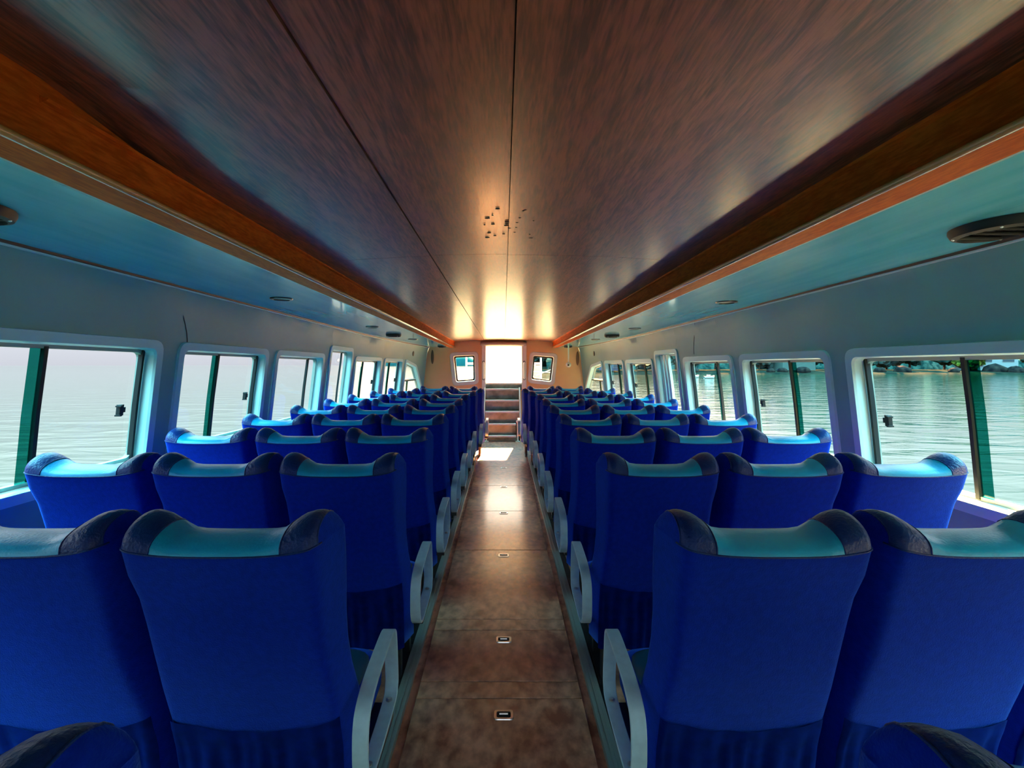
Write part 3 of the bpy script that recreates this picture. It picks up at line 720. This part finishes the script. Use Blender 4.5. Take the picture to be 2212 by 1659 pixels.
def body_loop(s):
    zs = zseam(s); pts = []
    for k in range(13): z = zs + (0.25 - zs) * k / 12; pts.append(back_pt(s, z, False))
    for k in range(11): z = 0.25 + (zs - 0.25) * k / 10; pts.append(back_pt(s, z, True))
    return pts

def make_seat(arm):
    """arm: 0 none, +1 armrest on local +x, -1 on local -x"""
    t = empty('passenger_seat', (0, 0, 0), 'x', 'seat', 'blue passenger seats')
    MB().grid([body_loop(s) for s in SS]).build('backrest', M['velour'], t, smooth=True, fixn=True)
    PH = [math.pi * k / 12 for k in range(13)]
    i0 = SS.index(-.60); i1 = SS.index(.60)
    MB().grid([[cap_pt(s, p) for p in PH] for s in SS[i0:i1 + 1]]).build('headrest_panel', M['teal'], t, smooth=True, label='turquoise vinyl panel')
    j0 = SS.index(-.905); j1 = SS.index(.905)
    for seg in (SS[:j0 + 1], SS[j1:]):
        MB().grid([[cap_pt(s, p) for p in PH] for s in seg]).build('headrest_side', M['velour'], t, smooth=True)
    for seg in (SS[j0:i0 + 1], SS[i1:j1 + 1]):
        MB().grid([[cap_pt(s, p) for p in PH] for s in seg]).build('headrest_wing', M['navy'], t, smooth=True, label='navy vinyl wing')
    pp = MB()
    pp.tube([Vector(back_pt(s, zseam(s), False, 0.0005)) for s in SS[j0 - 1:j1 + 2]], 0.0022, 6)
    for s in (-.905, -.60, .60, .905): pp.tube([Vector(cap_pt(s, p)) + Vector((0, 0, 0.0)) for p in PH], 0.0020, 6)
    pp.build('piping', M['navy'], t, smooth=True)
    # gathered skirt
    sk = []
    sks = [-.90 + 1.80 * k / 48 for k in range(49)]
    for q in range(10):
        row = []
        for s in sks:
            zt = 0.505 + 0.05 * abs(s) ** 2; z = zt + (0.235 - zt) * q / 9
            rip = 0.0035 * math.sin(s * 34 + 1.3 * math.sin(s * 7)) * min(1, q / 3) + 0.003 * math.sin(s * 13 + q * 0.5)
            row.append(back_pt(s, max(z, 0.25), False, 0.006 + 0.003 * (q > 0) + rip)[:2] + (z,))
        sk.append(row)
    MB().grid(sk).build('skirt', M['skirt'], t, smooth=True)
    MB().sellip((0, 0.455, 0.405), (0.238, 0.185, 0.065), 5).build('seat_cushion', M['velour'], t, smooth=True)
    MB().sellip((0, 0.455, 0.455), (0.205, 0.155, 0.022), 4).build('cushion_top', M['cushion'], t, smooth=True, label='dark teal vinyl cushion top')
    fr = MB(); fr.box(-0.20, 0.20, 0.36, 0.40, 0.29, 0.338); fr.box(-0.20, 0.20, 0.56, 0.60, 0.29, 0.338); fr.box(-0.20, -0.17, 0.40, 0.56, 0.29, 0.338); fr.box(0.17, 0.20, 0.40, 0.56, 0.29, 0.338)
    fr.build('seat_frame', M['darkmetal'], t)
    for sx in (-1, 1):
        l = MB(); x = sx * 0.16
        l.box(x - 0.018, x + 0.018, 0.36, 0.40, 0.012, 0.29); l.box(x - 0.018, x + 0.018, 0.56, 0.60, 0.012, 0.29); l.box(x - 0.03, x + 0.03, 0.33, 0.63, 0.0, 0.012)
        l.build('leg', M['darkmetal'], t)
    if arm:
        path = [(.118, .455), (.122, .52), (.15, .566), (.22, .594), (.33, .610), (.415, .615), (.443, .600), (.455, .56), (.472, .44), (.468, .405), (.44, .372), (.32, .357), (.19, .352), (.145, .372), (.124, .41)]
        k = len(path); fine = []
        for i in range(k):
            p0, p1, p2, p3 = [Vector(path[(i + j - 1) % k]) for j in range(4)]
            for q in range(4):
                u = q / 4
                fine.append(0.5 * ((2 * p1) + (p2 - p0) * u + (2 * p0 - 5 * p1 + 4 * p2 - p3) * u * u + (3 * p1 - p0 - 3 * p2 + p3) * u ** 3))
        inn = [Vector(v) for v in inset([tuple(v) for v in fine], 0.009)]
        xa, xb = (0.262, 0.305) if arm > 0 else (-0.305, -0.262)
        rows = []
        for a, b in zip(fine, inn):
            m1 = a.lerp(b, 0.2); m2 = a.lerp(b, 0.8)
            m1.x += .04; m2.x += .04; a = a + Vector((.04, 0)); b = b + Vector((.04, 0))
            rows.append([(xa, m1.x, m1.y), (xa + 0.002, a.x, a.y), (xb - 0.002, a.x, a.y), (xb, m1.x, m1.y), (xb, m2.x, m2.y), (xb - 0.002, b.x, b.y), (xa + 0.002, b.x, b.y), (xa, m2.x, m2.y)])
        ar = MB().grid(rows, closed_u=True, closed_v=True).build('armrest', M['alu'], t, smooth=True, autosmooth=40, label='grey metal loop armrest')
        for by, bz in ((.47, .3785), (.24, .363)):
            MB().lathe([(0.010, 0), (0.010, 0.004), (0.006, 0.007), (0.001, 0.0075)], ((xa + xb) / 2, by, bz), 10).build('bolt', M['steel'], ar)
        x2 = (0.21, 0.262) if arm > 0 else (-0.262, -0.21)
        MB().box(x2[0], x2[1] + (0.03 if arm > 0 else 0), 0.30, 0.50, 0.30, 0.352).build('armrest_bracket', M['darkmetal'], t, bevel=0.004)
    return t

protos = {a: make_seat(a) for a in (0, 1, -1)}
used = set()
def put_seat(x, y, arm, label, group):
    o = protos[arm] if arm not in used else copy_tree(protos[arm])
    used.add(arm); o.location = (x, y, 0); o.scale = (0.974 if x > 0 else 1, 1, 1); o['label'] = label; o['group'] = group
    return o
def seat_row_y(r): return 0.36 + 0.76 * r - (0.02 if r == 0 else 0)
ordn = {1: 'first full', 2: 'second', 3: 'third', 4: 'fourth', 5: 'fifth', 6: 'sixth', 7: 'seventh', 8: 'eighth', 9: 'ninth'}
def y_of(r): return 1.06 + 0.76 * (r - 1)
shift = {8: 0.05, 9: 0.11}
for r in range(1, 10):
    rowtxt = {1: 'nearest full row', 2: 'second row from viewer', 3: 'third row from viewer', 4: 'fourth row from viewer',
              5: 'fifth row from viewer', 6: 'sixth row from viewer', 7: 'seventh row from viewer',
              8: 'third row from the front', 9: 'second row from the front'}[r]
    sh = shift.get(r, 0)
    for k, pos in enumerate(('aisle', 'middle', 'window')):
        posl = {'aisle': 'blue aisle seat with loop armrest', 'middle': 'blue middle seat', 'window': 'blue window seat'}[pos]
        put_seat(-0.658 - 0.50 * k + sh, y_of(r), 1 if k == 0 else 0, '%s, left side, %s' % (posl, rowtxt), 'blue passenger seats left of the aisle')
        put_seat(0.630 + 0.487 * k - sh, y_of(r), -1 if k == 0 else 0, '%s, right side, %s' % (posl, rowtxt), 'blue passenger seats right of the aisle')
for k, pos in enumerate(('aisle', 'outer')):
    put_seat(-0.69 - 0.50 * k, y_of(10), 0, 'blue %s seat of the frontmost pair, left of the steps, before the forward wall' % pos, 'blue passenger seats left of the aisle')
    put_seat(0.64 + 0.487 * k, y_of(10), 0, 'blue %s seat of the frontmost pair, right of the steps, before the forward wall' % pos, 'blue passenger seats right of the aisle')
put_seat(-0.64, 0.355, 1, 'seat top cut off in the bottom left corner, closest to the viewer', 'blue passenger seats left of the aisle')
put_seat(0.625, 0.355, -1, 'seat top cut off in the bottom right corner, closest to the viewer', 'blue passenger seats right of the aisle')

# ================================================================== outside
WATER = -0.35
MB().add([(-900, -300, WATER), (900, -300, WATER), (900, 1500, WATER), (-900, 1500, WATER)], [(0, 1, 2, 3)]).build('sea', M['water'], kind='structure', fixn=False)

# fore deck and its rail
dk = MB().add([(-1.75, FORE + 0.08, 0.976), (1.75, FORE + 0.08, 0.976), (1.3, 12.6, 0.976), (0.5, 14.6, 0.976), (-0.5, 14.6, 0.976), (-1.3, 12.6, 0.976),
               (-1.75, FORE + 0.08, 0.0), (1.75, FORE + 0.08, 0.0), (1.2, 12.6, 0.0), (0.3, 14.4, 0.0), (-0.3, 14.4, 0.0), (-1.2, 12.6, 0.0)],
              [(0, 1, 2, 3, 4, 5)] + [(i, (i + 1) % 6, 6 + (i + 1) % 6, 6 + i) for i in range(6)])
dk.build('fore_deck', M['deck'], label='sunlit sand coloured fore deck outside the front windows', cat='deck')
for side, wd in ((-1, 'left'), (1, 'right')):
    a_, b_ = sorted((side * 0.52, side * 1.66))
    MB().box(a_, b_, FORE + 0.09, 10.9, 0.9775, 0.985).build('glare_mat', mat('dark_glare_mat', (0.07, 0.05, 0.035), 0.8), label='dark mat added to cut deck glare under the %s front window' % wd, cat='mat', group='dark mats added on the fore deck')  # unseen dark mats added to cut the deck's reflection in the ceiling
    g = empty('bow_gate', (side * 1.0, 11.8, 0.976), 'cream metal gate frame on the fore deck seen through the %s front window' % wd, 'gate', 'gate frames on the fore deck')
    MB().tube([(-0.06 * side, 0, 0), (-0.06 * side, 0, 1.1)], 0.022, 10).build('post', M['cream'], g, smooth=True)
    MB().tube([(0.42 * -side, 0, 0.0), (0.42 * -side, 0, 0.5)], 0.016, 10).build('post', M['cream'], g, smooth=True)
    MB().box(*sorted((-0.06 * side, -0.42 * side)), -0.02, 0.02, 0.50, 0.56).build('rail', mat('grey_bar', (0.2, 0.2, 0.2), 0.5), g)
    MB().box(*sorted((-0.06 * side, -0.42 * side)), -0.015, 0.015, 0.12, 0.15).build('rail', M['cream'], g)
    MB().tube([(0.3 * side, 0, 0.42), (-0.42 * side, 0, 0.14)], 0.008, 6).build('brace', M['cream'], g)
    MB().tube([(0.3 * side, 0, 0.30), (-0.42 * side, 0, 0.34)], 0.008, 6).build('brace', M['cream'], g)
MB().box(0.62, 0.95, 12.0, 12.06, 0.976, 1.46).build('deck_box', mat('grey_locker', (0.16, 0.13, 0.1), 0.6), label='grey locker on the fore deck behind the right front window', cat='locker')

def blob(mb, c, r, seed, sq=1.0, amp=0.35, lvl=3):
    bm = bmesh.new(); bmesh.ops.create_icosphere(bm, subdivisions=lvl, radius=1)
    vs = []
    for v in bm.verts:
        n = noise.noise(v.co * 2.1 + Vector((seed, seed * 1.7, 0))) * amp + noise.noise(v.co * 5 + Vector((seed, 3, 1))) * amp * 0.5
        p = v.co * (1 + n); vs.append((c[0] + p.x * r, c[1] + p.y * r, c[2] + p.z * r * sq))
    fs = [tuple(v.index for v in f.verts) for f in bm.faces]
    bm.free(); mb.add(vs, fs)

def at(px, Y): return (px - 1088) * Y / FPX
def zpx(py, Y): return EYE - (py - 788) * Y / FPX
SH = 90.0
# shore: sandy bank
bk = MB(); rows = []
for i in range(61):
    x = 6 + i * 2.2
    yy = SH + 2.5 * noise.noise(Vector((x * 0.08, 1, 0)))
    rows.append([(x, yy, WATER - 0.3), (x, yy + 1.0, WATER + 0.25 + 0.2 * noise.noise(Vector((x * 0.3, 5, 0)))), (x, yy + 8, 0.25), (x, yy + 60, 1.0)])
bk.grid(rows).build('shore_bank', M['sand'], smooth=True, label='pale sandy shoreline across the water seen through the right windows', cat='shore', fixn=False)
# boulders
rng = random.Random(3)
bspots = [(2150, 95, 1.9, 'largest dark boulder below the white shore building'), (2060, 93, 0.9, 'dark boulder just left of the white shore building'), (1950, 94, 1.5, 'dark teal boulder on the shore behind the nearest right window'),
          (1900, 94, 1.1, 'smaller dark boulder left of the teal one on the shore'), (1735, 93, 1.3, 'reddish dark boulder beside the pale pavilion on the shore'), (1690, 93, 1.0, 'brown boulder left of the reddish one on the shore'),
          (1665, 92.5, 0.8, 'small brown boulder at the waterline near the pavilion'), (1500, 93, 1.0, 'grey boulder at the waterline seen through the third right window'), (2195, 93, 1.4, 'dark boulder at the right picture edge on the shore')]
for px, Y, r, lb in bspots:
    mb = MB(); blob(mb, (0, 0, 0), r, rng.random() * 9, 0.75, 0.3, 2)
    o = mb.build('boulder', M['rock'], smooth=True, label=lb, cat='boulder', group='boulders along the shore'); o.location = (at(px, Y), Y, 0.2)
# trees
tspots = [(1170, 'c', 5, 108, 'grey green tree seen through the right front window'), (1285, 'c', 6, 102, 'grey green tree behind the slanted right window'), (1345, 'a', 7, 100, 'dark tree right of the lilac building'),
          (1375, 'a', 8, 98, 'dark green tree seen through the fifth right window'), (1400, 'a', 7, 100, 'dark green tree at the near edge of the fifth right window'), (1430, 'c', 7, 100, 'grey tree seen through the tall narrow right window'),
          (1460, 'a', 7, 99, 'dark tree just right of the tall narrow window'), (1500, 'c', 6, 100, 'grey green tree in the third right window, left part'), (1545, 'a', 7, 103, 'dark green tree in the third right window, right part'),
          (1600, 'a', 7, 104, 'dark tree at the far edge of the second right window'), (1640, 'c', 6, 101, 'grey green tree in the second right window, left of the bar'), (1690, 'c', 7, 106, 'grey green tree behind the brown boulders'),
          (1760, 'a', 8, 104, 'dark green tree right of the pale pavilion'), (1860, 'a', 8, 102, 'dark teal tree at the far edge of the nearest right window'), (1915, 'c', 8, 103, 'grey teal tree in the nearest right window, left part'),
          (1965, 'a', 9, 101, 'dark teal tree in the nearest right window, before the bar'), (2040, 'a', 8, 104, 'dark green tree just right of the bar in the nearest window'), (2092, 'b', 5, 99, 'yellow green bush beside the white shore building'),
          (2240, 'a', 8, 101, 'dark tree right of the white shore building')]
for px, kd, h, Y, lb in tspots:
    t = empty('shore_tree', (at(px, Y), Y, 0.9), lb, 'tree', 'trees along the shore')
    MB().tube([(0, 0, -0.5), (0.1, 0, h * 0.4), (0, 0.1, h * 0.7)], [0.22, 0.17, 0.08], 7).build('trunk', M['bark'], t)
    mb = MB()
    for q in range(7):
        blob(mb, (rng.uniform(-2.0, 2.0), rng.uniform(-1, 1), h * rng.uniform(0.18, 0.95)), rng.uniform(1.2, 2.1), rng.random() * 20, rng.uniform(0.7, 1.0), 0.45, 3)
    mb.build('crown', M['leaf_' + kd], t)
# buildings on the shore
def building(px0, px1, Y, top, m, lb, wins, slope=0.0):
    xa, xb = at(px0, Y), at(px1, Y); zt = zpx(top, Y)
    b = empty('building', ((xa + xb) / 2, Y, 0.3), lb, 'building'); w = (xb - xa) / 2
    MB().add([(-w, 0, 0), (w, 0, 0), (w, 5, 0), (-w, 5, 0), (-w * (1 - slope), 0, zt), (w * (1 - slope * 0.4), 0, zt), (w * (1 - slope * 0.4), 5, zt), (-w * (1 - slope), 5, zt)],
             [(0, 1, 5, 4), (1, 2, 6, 5), (2, 3, 7, 6), (3, 0, 4, 7), (4, 5, 6, 7)]).build('wall', m, b)
    MB().box(-w * 1.03, w * 1.03, -0.3, 5.2, zt, zt + 0.15).build('roof', M['house'], b)
    for (u0, u1, v0, v1) in wins:
        f = MB().box(-w + 2 * w * u0, -w + 2 * w * u1, -0.06, 0.02, zt * v0, zt * v1).build('window', M['house'], b)
        MB().box(-w + 2 * w * u0 + 0.08, -w + 2 * w * u1 - 0.08, -0.09, -0.05, zt * v0 + 0.08, zt * v1 - 0.08).build('glazing', M['glassdark'], f)
building(2112, 2200, 97.5, 742, M['house'], 'white shore building in the nearest right window', [(0.1, 0.35, 0.3, 0.5), (0.6, 0.9, 0.3, 0.5)], 0.06)
building(1306, 1338, 92, 752, M['lilac'], 'lilac grey building behind the sixth right window', [(0.1, 0.4, 0.12, 0.30), (0.55, 0.9, 0.12, 0.30), (0.1, 0.4, 0.45, 0.62), (0.55, 0.9, 0.45, 0.62)])
building(1690, 1762, 97.5, 762, mat('pale_green_render', (0.03, 0.045, 0.04), 0.8), 'pale pavilion on the shore in the second right window', [(0.08, 0.46, 0.45, 0.9), (0.54, 0.92, 0.45, 0.9)], 0.1)
# moored boats
for px, Y, lb in ((1499, 66, 'small white boat moored off the shore, left one of two'), (1532, 62, 'small white boat moored off the shore, right one of two')):
    b = empty('moored_boat', (at(px, Y), Y, WATER), lb, 'boat', 'small white moored boats'); b.scale = (0.55, 0.7, 0.8)
    rows = []
    for q in range(9):
        u = -1 + q / 4; wd_ = 0.42 * (1 - max(0, u) ** 2.5) * (1 - 0.15 * (u < -0.8)); zz = 0.36 + 0.16 * max(0, u) ** 2
        rows.append([(u * 1.25, -wd_, zz), (u * 1.2, -wd_ * 0.7, 0.0), (u * 1.2, wd_ * 0.7, 0.0), (u * 1.25, wd_, zz)])
    MB().grid(rows, closed_v=True).build('hull', M['boat'], b, smooth=True)
    MB().box(-0.5, 0.2, -0.25, 0.25, 0.36, 0.62).build('cabin', M['boat'], b, bevel=0.05)
# hazy hills ahead
def hill(name, x0, x1, Y, hmax, lb, seed):
    rows = []
    for i in range(41):
        u = i / 40; x = x0 + (x1 - x0) * u
        h = hmax * (math.sin(math.pi * u) ** 0.6) * (0.75 + 0.5 * noise.noise(Vector((u * 5, seed, 0))))
        rows.append([(x, Y, WATER - 1), (x, Y + 5, h * 0.6), (x, Y + 15, h), (x, Y + 50, WATER - 1)])
    MB().grid(rows).build(name, M['hill'], smooth=True, label=lb, cat='hill', fixn=False)
rows = []
for i in range(61):
    x = 10 + i * 2.6
    rows.append([(x, 108 + y * 0.9, -0.3 + (11 + 5 * noise.noise(Vector((x * 0.05, 2, 0)))) * (y / 30) ** 0.5 + 1.3 * noise.noise(Vector((x * 0.35, y * 0.3, 3)))) for y in (0, 2, 5, 9, 14, 20, 30)] + [(x, 150, -1)])
MB().grid(rows).build('wooded_hillside', M['leaf_a'], label='dark wooded hillside behind the trees on the far shore', cat='hillside', fixn=False)
hill('hill', -190, -36, 700, 26, 'hazy blue green hill seen through the left front window', 2)
hill('hill', 46, 230, 700, 15, 'hazy low hill seen through the right front window', 6)
